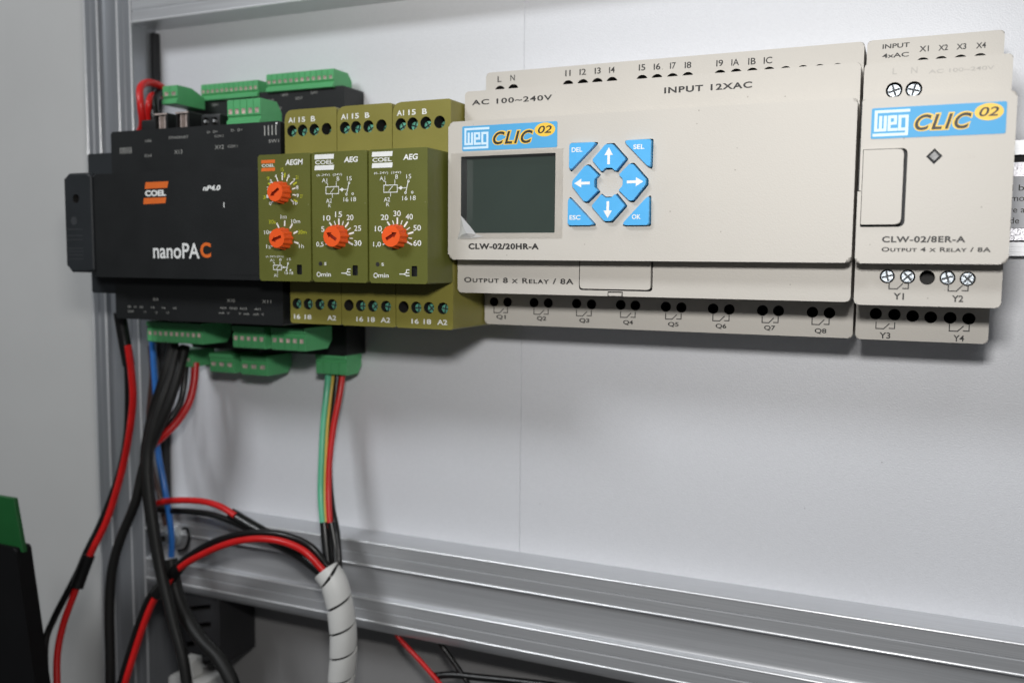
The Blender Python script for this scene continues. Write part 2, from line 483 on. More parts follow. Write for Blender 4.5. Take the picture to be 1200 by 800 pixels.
def controller():
    Y1T, Y1B, Y2 = 13.0, 8.0, 30.0
    t = thing('logic_controller', (63, 59, 20), 'wide beige controller with a grey display and eight blue keys, right of the olive relays', 'controller')
    x0, x1 = 0.0, 126.4
    base = finish('terminal_base', prism(roundpoly(rect(-.7, 125.8, -23.3, 66.5), 1.2), Y2, 59.2, .5), BEIGE, t)
    arcs = [(1.6,63.1),(6.9,63.3),(28,63.2),(33.5,63.2),(38.8,63.2),(44.1,63.2),(54.8,63.1),(60,63),(65.3,62.9),(70.5,62.9),(81.2,62.8),(86.4,62.8),(91.6,62.7),(96.9,62.6),(102,62.4),(107.3,62.3),(112.4,62.2),(117.7,62.1)]
    q = [(-.2,-15.5),(5.3,-15.5),(15.9,-15.4),(21.5,-15.4),(32.4,-15.3),(38,-15.4),(48.8,-15.3),(54.1,-15.4),(64.9,-15.5),(70.3,-15.6),(81.1,-15.7),(86.5,-15.8),(97.3,-15.8),(102.4,-15.8),(113,-15.9),(118.2,-16)]
    hp = []
    for x, z in arcs:
        a, b = t2(x, z); hp.append((a, b-2.05))
    holes(base, hp, 2.05, Y2, 7)
    holes(base, [t2(x, z) for x, z in q], 1.72, Y2, 8)
    i = Ink(Y2)
    for s, xa, xb, z in (('L',.6,2.2,64.4),('N',5.7,7.5,64.5),('I1',26.9,28.9,64.6),('I2',32.2,34.6,64.6),('I3',37.8,40,64.6),('I4',43,45.1,64.5),('I5',53.6,55.9,64.5),('I6',58.8,61.1,64.4),('I7',64.4,66.4,64.3),('I8',69.4,71.6,64.1),('I9',79.9,82.1,63.9),('IA',84.8,87.3,63.8),('IB',90.2,92.6,63.7),('IC',95.1,97.8,63.6)):
        (a, b), (c, _) = t2(xa, z), t2(xb, z); i.text(s, a, c, b, 2.05, bold=.012)
    i.done('input_lettering', INKK, base); i = Ink(Y2)
    qx = [(.8,4.6,-21.9),(17.1,20.8,-21.9),(33.5,37.3,-22.1),(49.8,53.4,-22.2),(65.8,69.5,-22.3),(82.1,85.7,-22.3),(98,101.6,-22.3),(113.9,117.5,-22.7)]
    for n, (xa, xb, z) in enumerate(qx):
        (a, b), (c, _) = t2(xa, z), t2(xb, z); i.text('Q%d' % (n+1), a, c, b-.12, 1.72, bold=.026)
        (a, b), (c, _) = t2(q[2*n][0], -19.55 - .04*n), t2(q[2*n+1][0], -19.55)
        contact_symbol(i, a, b, c-a)
    i.done('output_lettering', INKK, base)
    upper = finish('upper_shoulder', prism(roundpoly(rect(-.5, 126.1, 38, 57.0), [.3, .3, 1.2, 1.2]), Y1T, Y2+1, .6), BEIGE, t)
    i = Ink(Y1T); i.text('AC 100~240V', 2.2, 31.5, 52.3, 1.75, bold=.022, spacing=1.15)
    i.text('INPUT 12XAC', 68.9, 95.7, 51.9, 1.9, bold=.03, spacing=1.15); i.done('lettering', INKK, upper)
    lower = finish('lower_shoulder', prism(roundpoly(rect(-.5, 126.1, -11.2, 6), [1.4, 1.4, .3, .3]), Y1B, Y2+1, .6), BEIGE, t)
    # opening for the socket cover
    c = bmesh.new(); prism_into(c, roundpoly(rect(43.55, 67.9, -9.45, 2), [1.2, 1.2, .1, .1]), Y1B-3, Y1B+3); cut(lower, c, GAP)
    c = bmesh.new(); box_into(c, 53.3, 58.3, Y1B-2, Y1B+2, -11.6, -9.7); cut(lower, c, GAP)
    i = Ink(Y1B); i.text('Output 8 x Relay / 8A', 2.0, 41.7, -7.7, 1.8, bold=.025, sc=True, spacing=1.15); i.done('lettering', INKK, lower)
    d = finish('socket_cover', prism(roundpoly(rect(43.98, 67.37, -8.97, 3), [1.1, 1.1, .1, .1]), Y1B-.5, Y1B+2.5, .55), BEIGE, t)
    finish('latch', prism(roundpoly(rect(53.6, 58.0, -11.1, -10.1), .2), Y1B-.3, Y1B+1.6, .2), BEIGE, d)
    cover = finish('front_cover', prism(roundpoly(rect(x0, x1, 0, 45), [1.8, 1.6, 1.2, 1.6]), 0, Y1B+6, .9, 4), BEIGE, t)
    # display window and key openings
    c = bmesh.new(); prism_into(c, roundpoly(rect(4.75, 38.0, 8.7, 33.6), .4), -2, 5.0); cut(cover, c, BEZEL)
    C0, C1 = 56.0, 23.7
    UP = [(54.9, 35.3), (57.1, 35.3), (61.35, 30.7), (58.2, 27.15), (57.0, 28.2), (55.0, 28.2), (53.8, 27.15), (50.65, 30.7)]
    DOWN = [(x, 2*C1-z) for x, z in UP]
    LEFT = [(48.4, 29.1), (49.5, 29.1), (52.7, 26.0), (51.45, 24.8), (51.45, 22.7), (52.7, 21.4), (49.3, 18.2), (48.2, 18.2), (44.3, 22.9), (44.3, 24.5)]
    RIGHT = [(2*C0-x, z) for x, z in LEFT]
    RU, RL = [.6, .6, .5, .25, .2, .2, .25, .5], [.6, .4, .25, .2, .2, .25, .4, .6, .6, .6]
    keys = [('arrow_key', UP, RU), ('arrow_key', DOWN, RU), ('arrow_key', LEFT, RL), ('arrow_key', RIGHT, RL),
            ('corner_key', [(43.2, 36.1), (52.2, 36.1), (43.2, 27.4)], .6), ('corner_key', [(60.4, 36.2), (69.1, 36.2), (69.1, 27.4)], .6),
            ('corner_key', [(43.0, 19.9), (51.9, 10.9), (43.0, 10.9)], .6), ('corner_key', [(68.9, 19.9), (60.2, 10.8), (68.9, 10.8)], .6)]
    c = bmesh.new()
    for _, P, r in keys:
        ctr = Vector((sum(p[0] for p in P)/len(P), sum(p[1] for p in P)/len(P)))
        big = [tuple(Vector(p)+(Vector(p)-ctr).normalized()*.45) for p in P]
        prism_into(c, roundpoly(big, r), -2, 3)
    cut(cover, c, GAP)
    sym = {0: (0, 1), 1: (0, -1), 2: (-1, 0), 3: (1, 0)}
    for n, (nm, P, r) in enumerate(keys):
        k = finish(nm, prism(roundpoly(P, r), -1.75, 2.9, .45, 3), BLUE, t)
        i = Ink(-1.75)
        if n < 4:
            dx, dz = sym[n]
            ac = {0: (56.0, 31.7), 1: (56.0, 15.6), 2: (47.6, 23.75), 3: (64.4, 23.75)}[n]
            f = lambda a, b: (ac[0]+a*dx-b*dz, ac[1]+a*dz+b*dx)
            i.poly([f(-2.5, -.42), f(.3, -.42), f(.3, -1.35), f(2.6, 0), f(.3, 1.35), f(.3, .42), f(-2.5, .42)])
            i.done('arrow_symbol', INKW, k)
        else:
            s, a, b, z = [('DEL', 44, 47.5, 33.3), ('SEL', 63.7, 67.1, 33.4), ('ESC', 43.6, 47.2, 12.6), ('OK', 63.7, 66.4, 12.6)][n-4]
            i.text(s, a, b, z, 1.4, bold=.02); i.done('lettering', INKW, k)
    dsp = finish('display', prism(rect(4.4, 38.4, 8.3, 34), 4.4, 5.2), LCD, t)
    badge(cover, 5.2, 38.5, 35.3, 43.3)
    i = Ink(0); i.text('CLW-02/20HR-A', 7.6, 32.7, 3.4, 1.95, bold=.045, spacing=1.1); i.done('lettering', INKK, cover)
    # clear protective film, its lower left corner lifted and crumpled
    bm = bmesh.new(); nx, nz = 40, 36; vv = {}
    for a in range(nx+1):
        for b in range(nz+1):
            x = 1.0+39.6*a/nx; z = 6.9+28.0*b/nz
            d = 0.0
            y = -.10-.05*math.sin(x*.45)*math.sin(z*.4)
            vv[a, b] = bm.verts.new((x+d*3.2, min(y, -.06), z+d*1.6))
    for a in range(nx):
        for b in range(nz): bm.faces.new((vv[a, b], vv[a+1, b], vv[a+1, b+1], vv[a, b+1]))
    fo = finish('protective_film', bm, film, t, 180)
    bm = bmesh.new()
    P = [(3.6, -.2, 6.7), (4.6, -.5, 9.4), (5.5, -1.5, 14.4), (6.7, -2.3, 11.0), (8.4, -1.1, 11.2), (8.2, -2.6, 8.6), (10.8, -.8, 8.3), (13.2, -.15, 7.6), (9.0, -.7, 7.0), (6.0, -1.9, 8.0)]
    V = [bm.verts.new(p) for p in P]
    for f in ((0, 1, 9), (1, 3, 9), (1, 2, 3), (2, 4, 3), (3, 4, 5), (3, 5, 9), (4, 6, 5), (5, 6, 8), (6, 7, 8), (5, 8, 9), (0, 9, 8)): bm.faces.new([V[i] for i in f])
    finish('lifted_corner', bm, crumple, fo, 5)
controller()

def expansion():
    Y1T, Y1B, Y2 = 13.0, 8.5, 30.0
    x0, x1 = 127.3, 164.9
    t = thing('expansion_module', (146, 59, 20), 'narrow beige module with a side flap and silver screws, right end of row', 'module')
    base = finish('terminal_base', prism(roundpoly(rect(126.6, 163.2, -23.4, 66.6), 1.2), Y2, 59.2, .5), BEIGE, t)
    hp = []
    for x in (142.1, 147.1, 152.3, 157.5):
        a, b = t2(x, 61.9); hp.append((a, b-2.05))
    holes(base, hp, 2.05, Y2, 7)
    h2 = [t2(x, z) for x, z in ((132, -15.8), (137.4, -15.9), (142.6, -16.2), (147.7, -16.4), (153.1, -16.4), (158.2, -16.5))]
    holes(base, h2, 1.75, Y2, 8)
    i = Ink(Y2)
    for row in (('INPUT', 130.6, 138.2, 65.3, 1.35), ('4xAC', 130.6, 138.1, 62.5, 1.35), ('X1', 141, 143.6, 63.6, 1.65), ('X2', 146.2, 148.8, 63.5, 1.65), ('X3', 151.1, 153.7, 63.4, 1.65), ('X4', 156.3, 158.9, 63.3, 1.65), None, ('Y3', 133.3, 136.5, -23.5, 1.9), ('Y4', 154.2, 157.2, -23.5, 1.9)):
        if row is None: i.done('input_lettering', INKK, base); i = Ink(Y2); continue
        s, xa, xb, z, h = row
        (a, b), (c, _) = t2(xa, z), t2(xb, z); i.text(s, a, c, b, h, bold=.018)
    for xa, xb in ((132.2, 137.6), (153, 158.4)):
        (a, b), (c, _) = t2(xa, -20.4), t2(xb, -20.4); contact_symbol(i, a, b, c-a)
    i.done('output_lettering', INKK, base)
    upper = finish('upper_shoulder', prism(roundpoly(rect(127.0, 164.4, 38, 56.4), [.3, .3, 1.2, 1.2]), Y1T, Y2+1, .6), BEIGE, t)
    sp = [(135.1, 48.6), (140.2, 48.5)]
    holes(upper, sp, 2.2, Y1T, 4)
    for n, (x, z) in enumerate(sp): screw_part(x, z, 1.95, Y1T+.9, t, rot=.3+n)
    i = Ink(Y1T); i.text('L', 134.5, 135.7, 53.0, 1.7); i.text('N', 139.3, 140.9, 52.9, 1.7); i.text('AC 100~240V', 143.8, 160, 52.5, 1.05, bold=.01)
    i.done('lettering', INKF, upper)
    lower = finish('lower_shoulder', prism(roundpoly(rect(127.0, 164.4, -11.9, 6), [1.4, 1.4, .3, .3]), Y1B, Y2+1, .6), BEIGE, t)
    sp = [(135.6, -3.7), (140.9, -3.75), (145.9, -3.9), (151, -3.9), (156, -4.1)]
    holes(lower, sp, 2.0, Y1B, 4.5)
    for n, (x, z) in enumerate(sp):
        if n != 2: screw_part(x, z, 1.85, Y1B+.7, t, rot=.2+n*.55)
    i = Ink(Y1B)
    contact_symbol(i, 136.2, -7.2, 5.0); contact_symbol(i, 151.3, -7.5, 4.9)
    i.text('Y1', 137.4, 140.2, -10.2, 1.85, bold=.025); i.text('Y2', 152.3, 155.2, -10.5, 1.85, bold=.025); i.done('lettering', INKK, lower)
    cover = finish('front_cover', prism(roundpoly(rect(x0, x1, -.1, 44.6), [1.4, 1.8, 1.6, 1.0]), 0, Y1B+6, .8, 4), BEIGE, t)
    c = bmesh.new(); prism_into(c, roundpoly(rect(128.3, 139.55, 9.85, 30.9), [.2, 1.6, 1.6, .2]), -2, 2.5); cut(cover, c, GAP)
    c = bmesh.new(); prism_into(c, [(126.5, 19.55), (128.1, 19.55), (128.1, 19.8), (127.65, 19.8), (127.65, 46), (126.5, 46)], -1, 1.6); cut(cover, c, GAP)
    d = finish('side_flap', prism(roundpoly(rect(128.5, 138.65, 10.5, 30.65), [.2, 1.4, 1.4, .2]), -.9, 2.4, .7), BEIGE, t)
    badge(cover, 130.1, 162.6, 33.6, 41.8)
    # status lamp: a square window on its corner in a dark rim
    c = bmesh.new(); prism_into(c, [(146.1, 30.5), (144.1, 28.4), (146.1, 26.3), (148.1, 28.4)], -1, 1.0); cut(cover, c, GAP)
    finish('status_lamp', prism([(146.1, 29.8), (144.75, 28.4), (146.1, 27.0), (147.45, 28.4)], -.1, .9, .35), mat('smoked_lamp_lens', (.30, .30, .30), .5, var=.3, vscale=900, spec=.3), t)
    i = Ink(0); i.text('Service', 150.4, 155.8, 27.6, 1.3); i.done('faded_lettering', mat('ghost_ink', (.53, .50, .455), .5, var=.05), cover)
    i = Ink(0); i.text('CLW-02/8ER-A', 134.1, 154.6, 5.6, 1.7, bold=.032, spacing=1.1)
    i.text('Output 4 x Relay / 8A', 134.1, 160.7, 3.1, 1.25, bold=.028, sc=True, spacing=1.1); i.done('lettering', INKK, cover)
expansion()

# ------------------------------------------------------------------ olive timer relays
def knob(x, z, r, parent, ang, y=-11.5, h=4.2):
    bm = bmesh.new(); n = 48
    def ring(rad, yy, ribs):
        vs = []
        for k in range(n):
            a = 2*math.pi*k/n
            rr = rad*(1-(.12 if ribs and (k % 4) >= 2 else 0))
            vs.append(bm.verts.new((x+rr*math.cos(a), yy, z+rr*math.sin(a))))
        return vs
    R = [ring(r, y+.3, True), ring(r, y-.4, True), ring(r*.90, y-h+.5, True), ring(r*.83, y-h, False)]
    for a, b in zip(R, R[1:]):
        for k in range(n): bm.faces.new((a[k], a[(k+1) % n], b[(k+1) % n], b[k]))
    bm.faces.new(R[-1][::-1]); bm.faces.new(R[0])
    bmesh.ops.recalc_face_normals(bm, faces=bm.faces)
    o = finish('dial_knob', bm, ORANGE, parent)
    c = bmesh.new(); d = Vector((math.cos(ang), math.sin(ang))); e = Vector((-d.y, d.x))
    P = [(-.50, -.13), (.20, -.13), (.20, -.26), (.62, 0), (.20, .26), (.20, .13), (-.50, .13)]
    prism_into(c, [(x+r*(a*d.x+b*e.x), z+r*(a*d.y+b*e.y)) for a, b in P], y-h-1, y-h+1.3)
    return cut(o, c, ORANGED)

def coil_diagram(i, x, z, k=1.0, w=.2):
    """relay wiring diagram, x,z its coil's upper left corner"""
    f = lambda a, b: (x+a*k, z+b*k)
    i.line([f(0, 0), f(5.1, 0), f(5.1, -2.3), f(0, -2.3), f(0, 0)], w*1.2)
    i.line([f(1.9, -1.9), f(3.3, -.4)], w)
    i.line([f(-.1, 1.4), f(.7, 1.2), f(.7, 0)], w); i.line([f(4.2, 1.6), f(4.2, 0)], w); i.line([f(2.6, -2.3), f(2.6, -3.6)], w)
    i.line([f(5.1, -1.0), f(8.4, -1.0)], w); i.poly([f(5.5, -1.0), f(6.6, -.35), f(6.6, -1.65)]); i.poly([f(7.3, -1.0), f(6.3, -.35), f(6.3, -1.65)])
    i.line([f(9.2, 1.0), f(8.3, -2.4)], w*1.3); i.ring(*f(9.3, 1.1), .33*k, w); i.ring(*f(8.2, -2.6), .33*k, w); i.ring(*f(10.7, -2.5), .33*k, w)

def coel_mark(bars, txt, x0, x1, z0, z1, b1=None):
    H = z1-z0
    s = H*.12
    for a, b in ((.70, 1.0), (0, .30)):
        bars.poly([(x0, z0+H*a), (x1, z0+H*a), (x1+s*.3, z0+H*b), (x0+s*.3, z0+H*b)])
    txt.text('COEL', x0+.3, x1-.2, z0+H*.375, H*.25, bold=.02)

def relay(xr, label, kind):
    """one relay; xr is its right edge"""
    Y0, YT, YB = -11.5, 4.0, 6.0
    t = thing('timer_relay', (xr-11.2, 59, 15), label, 'relay', 'olive timer relays between the controllers')
    xl = xr-22.5
    body = finish('terminal_body', prism(roundpoly(rect(xl, xr, 20, 53.4), [.2, .2, 1.0, 3.6], 6), YT, 59.2, .5), OLIVE2, t)
    hx = [xl+3.2, xl+7.85, xl+12.95, xl+18.25]
    holes(body, [(x, 45.9) for x in hx], 2.1, YT, 7)
    low = finish('lower_terminal_body', prism(roundpoly(rect(xl, xr, -24.0, 19.9), [.8, .8, .2, .2]), YB, 59.2, .5), OLIVE2, t)
    bx = [xl+3.0, xl+8.05, xl+13.15, xl+18.6]
    holes(low, [(x, -16.7) for x in bx], 2.05, YB, 7)
    for n, x in enumerate(hx): screw_part(x+.25, 45.2, 1.75, YT+(1.5 if n < 3 else 3.6), t, GREENS, rot=.5+n*.8)
    for n, x in enumerate(bx):
        if not (n == 0 and kind != 'multi'): screw_part(x+.25, -16.9, 1.75, YB+1.5, t, GREENS, rot=.9+n*.7)
    i = Ink(YT); i.text('A1', xl+1.7, xl+4.5, 48.8, 1.85, bold=.02); i.text('15', xl+6.2, xl+9.1, 48.8, 1.85, bold=.02); i.text('B', xl+11.6, xl+13.4, 48.8, 1.85, bold=.02)
    i.done('lettering', INKW, body)
    i = Ink(YB)
    if kind == 'multi': i.text('16', xl+1.6, xl+4.4, -22.4, 1.75, bold=.02); i.text('18', xl+6.4, xl+9.4, -22.4, 1.75, bold=.02)
    else: i.text('16', xl+6.2, xl+9.1, -22.4, 1.75, bold=.02); i.text('18', xl+11.0, xl+14.0, -22.4, 1.75, bold=.02)
    i.text('A2', xl+16.4, xl+20.3, -22.4, 1.8, bold=.02); i.done('lettering', INKW, low)
    face = finish('front_face', prism(roundpoly(rect(xl+.25, xr-.15, -8, 35.7), .7), Y0, YB+.5, .45), OLIVE, t)
    c = bmesh.new(); prism_into(c, roundpoly(rect(xl+16.4, xl+18.5, -5.6, -2.2), .35), Y0-1, Y0+1.2); cut(face, c, BLACK)
    w = Ink(Y0)
    o = xr+1.2      # printed x values below were surveyed on the rightmost relay
    if kind == 'multi':
        y = Ink(Y0); bars = Ink(Y0)
        coel_mark(bars, w, xl+1.7, xl+7.6, 30.0, 33.9); bars.done('brand_bars', INKO, face)
        w.text('AEGM', xl+12.0, xl+19.4, 31.8, 1.9, bold=.03, shear=.1)
        cx, cz = xl+10.7, 22.5
        for k in range(11):
            a = math.radians(215-k*25); big = k % 2 == 0
            w.line([(cx+4.5*math.cos(a), cz+4.5*math.sin(a)), (cx+5.6*math.cos(a), cz+5.6*math.sin(a))], .42)
        for k, s in enumerate(('0', '1', '2', '3', '4', '5', '6', '7', '8', '9', '10')):
            a = math.radians(215-k*25); px, pz = cx+6.5*math.cos(a), cz+6.3*math.sin(a)
            w.text(s, px-.45*len(s), px+.45*len(s), pz-.6, 1.2, bold=.01)
            if k % 2 == 1:
                px, pz = cx+8.0*math.cos(a), cz+7.9*math.sin(a); y.text(str(k*3), px-.5, px+.6, pz-.6, 1.2)
        for a in (80, 30, -28, 150):
            a = math.radians(a); y.line([(cx+5.5*math.cos(a), cz+5.5*math.sin(a)), (cx+6.8*math.cos(a), cz+6.6*math.sin(a))], .5)
        knob(cx, cz, 3.85, t, math.radians(215))
        cx, cz = xl+11.2, 6.7
        for a in (205, 158, 120, 87, 55, 24, -15):
            a = math.radians(a); w.line([(cx+4.6*math.cos(a), cz+4.6*math.sin(a)), (cx+6.0*math.cos(a), cz+6.0*math.sin(a))], .55)
        w.text('1s', xl+3.4, xl+5.3, 3.3, 1.35); w.text('10s', xl+2.6, xl+5.6, 8.3, 1.35); w.text('1m', xl+9.8, xl+12.3, 13.6, 1.35)
        w.text('10m', xl+14.3, xl+18, 12.0, 1.35); w.text('1h', xl+17.4, xl+19.4, 3.5, 1.35)
        y.text('30s', xl+4.6, xl+7.6, 11.9, 1.35); y.text('30m', xl+17.1, xl+20.6, 8.3, 1.35); y.done('lime_scale_lettering', INKL, face)
        knob(cx, cz, 3.85, t, math.radians(200))
        coil_diagram(w, xl+6.4, -2.5, .68, .22); w.text('(6..24V) (50V)', xl+3.2, xl+10.8, .1, .7)
        w.text('A1', xl+5.0, xl+6.7, -1.2, .9); w.text('B', xl+9.0, xl+9.9, -1.0, .9); w.text('A2', xl+6.6, xl+8.3, -6.5, 1.0); w.text('16', xl+11.2, xl+12.7, -5.6, .9); w.text('18', xl+13.3, xl+14.8, -5.6, .9); w.text('15', xl+12.3, xl+13.8, -.8, .9)
    else:
        coel_mark(w, w, xl+1.4, xl+9.2, 29.7, 34.9)
        w.text('AEG', xl+13.3, xl+18.8, 31.9, 1.85, bold=.03, shear=.1)
        w.text('(6..24V)  (24V)', xl+2.3, xl+12.5, 27.5, .9)
        w.text('A1', xl+4.4, xl+6.5, 25.6, 1.3); w.text('B', xl+10.4, xl+11.4, 26, 1.3); w.text('15', xl+14.5, xl+16.3, 25.9, 1.4)
        coil_diagram(w, xl+6.0, 24.0)
        w.text('A2', xl+6.0, xl+8.3, 18.7, 1.4); w.text('R', xl+6.9, xl+8.0, 17.2, 1.1); w.text('16', xl+13.0, xl+14.9, 19, 1.4); w.text('18', xl+16, xl+18, 19, 1.4)
        cx, cz = xl+11.1, 7.3
        for k in range(13):
            a = math.radians(205-k*19.2)
            r1 = 5.9 if k % 2 == 0 else 5.4
            w.line([(cx+4.3*math.cos(a), cz+4.3*math.sin(a)), (cx+r1*math.cos(a), cz+r1*math.sin(a))], .55 if k % 2 == 0 else .32)
        labs = ('0,5', '5', '10', '15', '20', '25', '30') if kind == 'thirty' else ('1,0', '10', '20', '30', '40', '50', '60')
        for s, (a, b, z) in zip(labs, ((1.8, 4.8, 3.8), (2.5, 5.2, 9.0), (4.8, 7.7, 12.7), (9.6, 12.4, 13.9), (14.2, 16.9, 12.8), (17.1, 19.9, 9.2), (17.1, 20, 4.3))):
            if s == '5': a = b-1.3
            w.text(s, xl+a, xl+b, z, 1.8, bold=.006)
        knob(cx, cz, 4.05, t, math.radians(148 if kind == 'thirty' else 28))
        w.text('s', xl+5.0, xl+5.9, -2.3, 1.0, bold=.01)
        w.ring(xl+2.7, -5.45, .72, .26); w.text('min', xl+3.7, xl+7.7, -6.1, 1.35, bold=.01)
        w.line([(xl+12.0, -4.9), (xl+13.6, -4.9), (xl+14.5, -4.3), (xl+14.5, -3.5), (xl+15.5, -3.5)], .28)
        w.line([(xl+13.6, -4.9), (xl+14.5, -5.4), (xl+15.5, -5.4)], .28); w.line([(xl+14.6, -4.5), (xl+15.4, -4.5)], .28)
        k = Ink(Y0, .06); k.disc(xl+3.5, -1.8, .75); k.done('unit_dot', INKK, face)
    w.done('white_scale_lettering', INKW, face)
relay(-1.2, 'olive relay whose dial runs from 1,0 to 60, next to the beige controller', 'sixty')
relay(-24.0, 'olive relay whose dial runs from 0,5 to 30, in the middle of the three', 'thirty')
relay(-46.8, 'olive relay with two orange knobs and an orange mark, beside the black controller', 'multi')

# ------------------------------------------------------------------ black programmable controller
def plug(name, parent, x0, x1, y0, y1, z0, z1, n, up=1, slope=3.0, hole=True):
    """green pluggable terminal block; up=1 stands on the housing, -1 hangs below it"""
    H = z1-z0
    A = lambda v: z0+H*v if up > 0 else z1-H*v
    prof = [(y0, A(0)), (y0-.5, A(.04)), (y0-.5, A(.22)), (y0+.7, A(.27)), (y0+.7, A(.36)), (y0, A(.42)), (y0, A(1)-up*.4), (y0+.5, A(1)), (y1-slope, A(1)), (y1, A(.62)), (y1, A(0))]
    bm = bmesh.new(); prism_into(bm, prof, x0, x1, .25, 2, both=True)
    remap(bm, lambda a, y, z: (y, a, z))
    o = finish(name, bm, GREEN, parent)
    p = (x1-x0)/n
    c = bmesh.new()
    for k in range(n):
        xc = x0+p*(k+.5)
        box_into(c, xc-p*.27, xc+p*.27, y0-1, y0+.7, min(A(.47), A(.66)), max(A(.47), A(.66)))
    if hole: cut(o, c, COPPER)
    else: c.free()
    g = bmesh.new()
    for k in range(1, n): box_into(g, x0+p*k-.13, x0+p*k+.13, y0-1, y0+.35, min(A(.40), A(1.1)), max(A(.40), A(1.1)))
    if n > 1: cut(o, g, GREEN)
    return o

def black_controller():
    t = thing('programmable_controller', (-112, 59, 10), 'black controller with green plug blocks above and below, at the left of the row', 'controller')
    XL, XR = -154.0, -71.2
    # three stepped tiers, deepest first
    base = finish('rear_housing', prism(roundpoly(rect(XL, XR, -40.2, 69.6), .8), 45.0, 59.2, .5), BLACK, t)
    mid = finish('middle_housing', prism(roundpoly(rect(XL-1.2, XR, -25.0, 49.8), .8), 4.0, 45.2, .6), BLACK, t)
    # recess at the upper left and pockets for the sockets
    c = bmesh.new(); box_into(c, -147, -139.5, 4.8, 9.5, 45.5, 55); cut(mid, c, VOID)
    front = finish('front_cover', prism(roundpoly(rect(XL, XR, -8.0, 32.0), [1.0, 1.0, 2.2, 2.2]), -7.0, 5, 1.6, 5), BLACK, t)
    finish('window_strip', prism(roundpoly(rect(-86.6, XR-.3, -6.2, 30.5), .4), -7.12, -6.0, .1, 1), BLACK, t)
    # end cap on the left
    cap = finish('end_cap', prism([(-168.2, -3.5), (-165.2, -6.3), (-156, -6.3), (-153.2, -5.2), (-153.2, 31.0), (-155.0, 32.7), (-165.2, 32.7), (-168.2, 30.5)], -8.2, 8, .9, 3), BLACKE, t)
    holes(cap, [(-161.6, 22.7)], 1.75, -8.2, 3)
    finish('cap_screw', cyl_into(bmesh.new(), -160.9, 22.2, 1.0, -6.4, -5, 16), DULLM, cap)
    finish('end_cap_base', prism(roundpoly(rect(-168.4, -154.4, -14.9, 41.6), .5), 4.2, 40, .5), BLACKE, t)
    i = Ink(-8.2); i.disc(-163.0, 14.0, 1.7)
    for z in (10.5, 8.0, 6.4, 3.0, 1.8, .4, -1.2): i.rect(-167.6, -158.4, z, z+.35)
    i.done('moulded_ridges', INKD, cap)
    # brand marks and the name on the front
    Y = -7.0
    b = Ink(Y); w = Ink(Y)
    b.poly([(-126.5, 25.7), (-115.2, 25.9), (-114.6, 28.3), (-126.0, 28.2)]); b.poly([(-127.4, 20.0), (-116.3, 20.2), (-115.9, 22.4), (-127.1, 22.3)])
    b.done('brand_bars', INKO, front); b = Ink(Y); b.text('C', -99.9, -94.9, -.1, 5.6, bold=.035); b.done('orange_letter', INKO, front)
    w.text('COEL', -126.4, -115.9, 22.9, 2.3, bold=.05); w.done('brand_lettering', INKW, front); w = Ink(Y); w.text('nanoPA', -123.1, -100.3, -.5, 5.8, bold=.015)
    w.done('name_lettering', INKW, front); w = Ink(Y); w.text('nP4.0', -98.2, -89.8, 24.4, 1.9, bold=.04, shear=.2); w.rect(-88.6, -88.2, 18.2, 20.0)
    w.done('white_lettering', INKW, front)
    # small grey print on the middle tier
    i = Ink(4.0)
    for s, a, bb, z, h in (('IIIIIIIII', -150.4, -144.2, 41.0, 2.4), ('USB', -136.9, -133.7, 45.0, .9), ('X14', -137.6, -133.8, 39.1, 1.2), ('ETHERNET', -124.5, -114.7, 45.6, .95), ('X13', -122, -118, 39.8, 1.5),
                           ('D-  D+', -105.5, -100.4, 46.9, .9), ('COM 2', -102, -97.6, 45.2, .9), ('D-  D+', -94, -88.6, 47.0, .9), ('X12', -101.9, -97.6, 40.8, 1.5), ('COM 1', -95.7, -91.2, 41.1, 1.0), ('SW1', -76.6, -72, 42.1, 1.2),
                           ('X9', -135.2, -132.2, -17.4, 1.2), ('I0  I1', -148.4, -144, -20.4, .8), ('I2', -142, -140.4, -20.4, .8), ('I3', -136, -134.4, -20.4, .8), ('I4', -130.2, -128.6, -20.4, .8), ('I5', -124.4, -122.8, -20.4, .8), ('GND', -148.6, -145.4, -22.3, .8), ('C1', -140, -138.8, -22.3, .7), ('C2', -134, -132.8, -22.3, .7), ('C3', -128, -126.8, -22.3, .7),
                           ('X10', -97.5, -93.7, -16.9, 1.2), ('AO1  GND  AO2', -101, -88, -19.6, .85), ('mA  V', -101.5, -96.4, -21.5, .8), ('V  mA', -92, -86.9, -21.5, .8),
                           ('X11', -80.8, -76.6, -16.8, 1.2), ('AI1', -84.4, -81.6, -19.6, .85), ('mA  V', -85, -80, -21.5, .8)):
        if s in ('X9', 'X10'): i.done('grey_lettering', INKG, mid); i = Ink(4.0)
        i.text(s, a, bb, z, h)
    i.done('grey_lettering', INKG, mid); i = Ink(4.0)
    for k in range(4): i.rect(-78.6+k*1.7, -78.1+k*1.7, 44.8, 48.4)
    i.done('switch_lettering', INKG, mid)
    i = Ink(4.0); i.rect(-73.4, -72.5, 48.7, 49.3); i.done('white_dashes', INKW, mid)
    i = Ink(45.0)
    random.seed(3)
    for k in range(9):
        x = -147.0+k*7.4; i.text(random.choice(('I10', 'Q02', 'I07', 'Q05')), x, x+3.4, 65.4 if k % 2 else 67.2, 1.0)
    i.text('X7', -106, -102.5, 61.5, 1.3)
    i.done('grey_lettering', INKG, base)
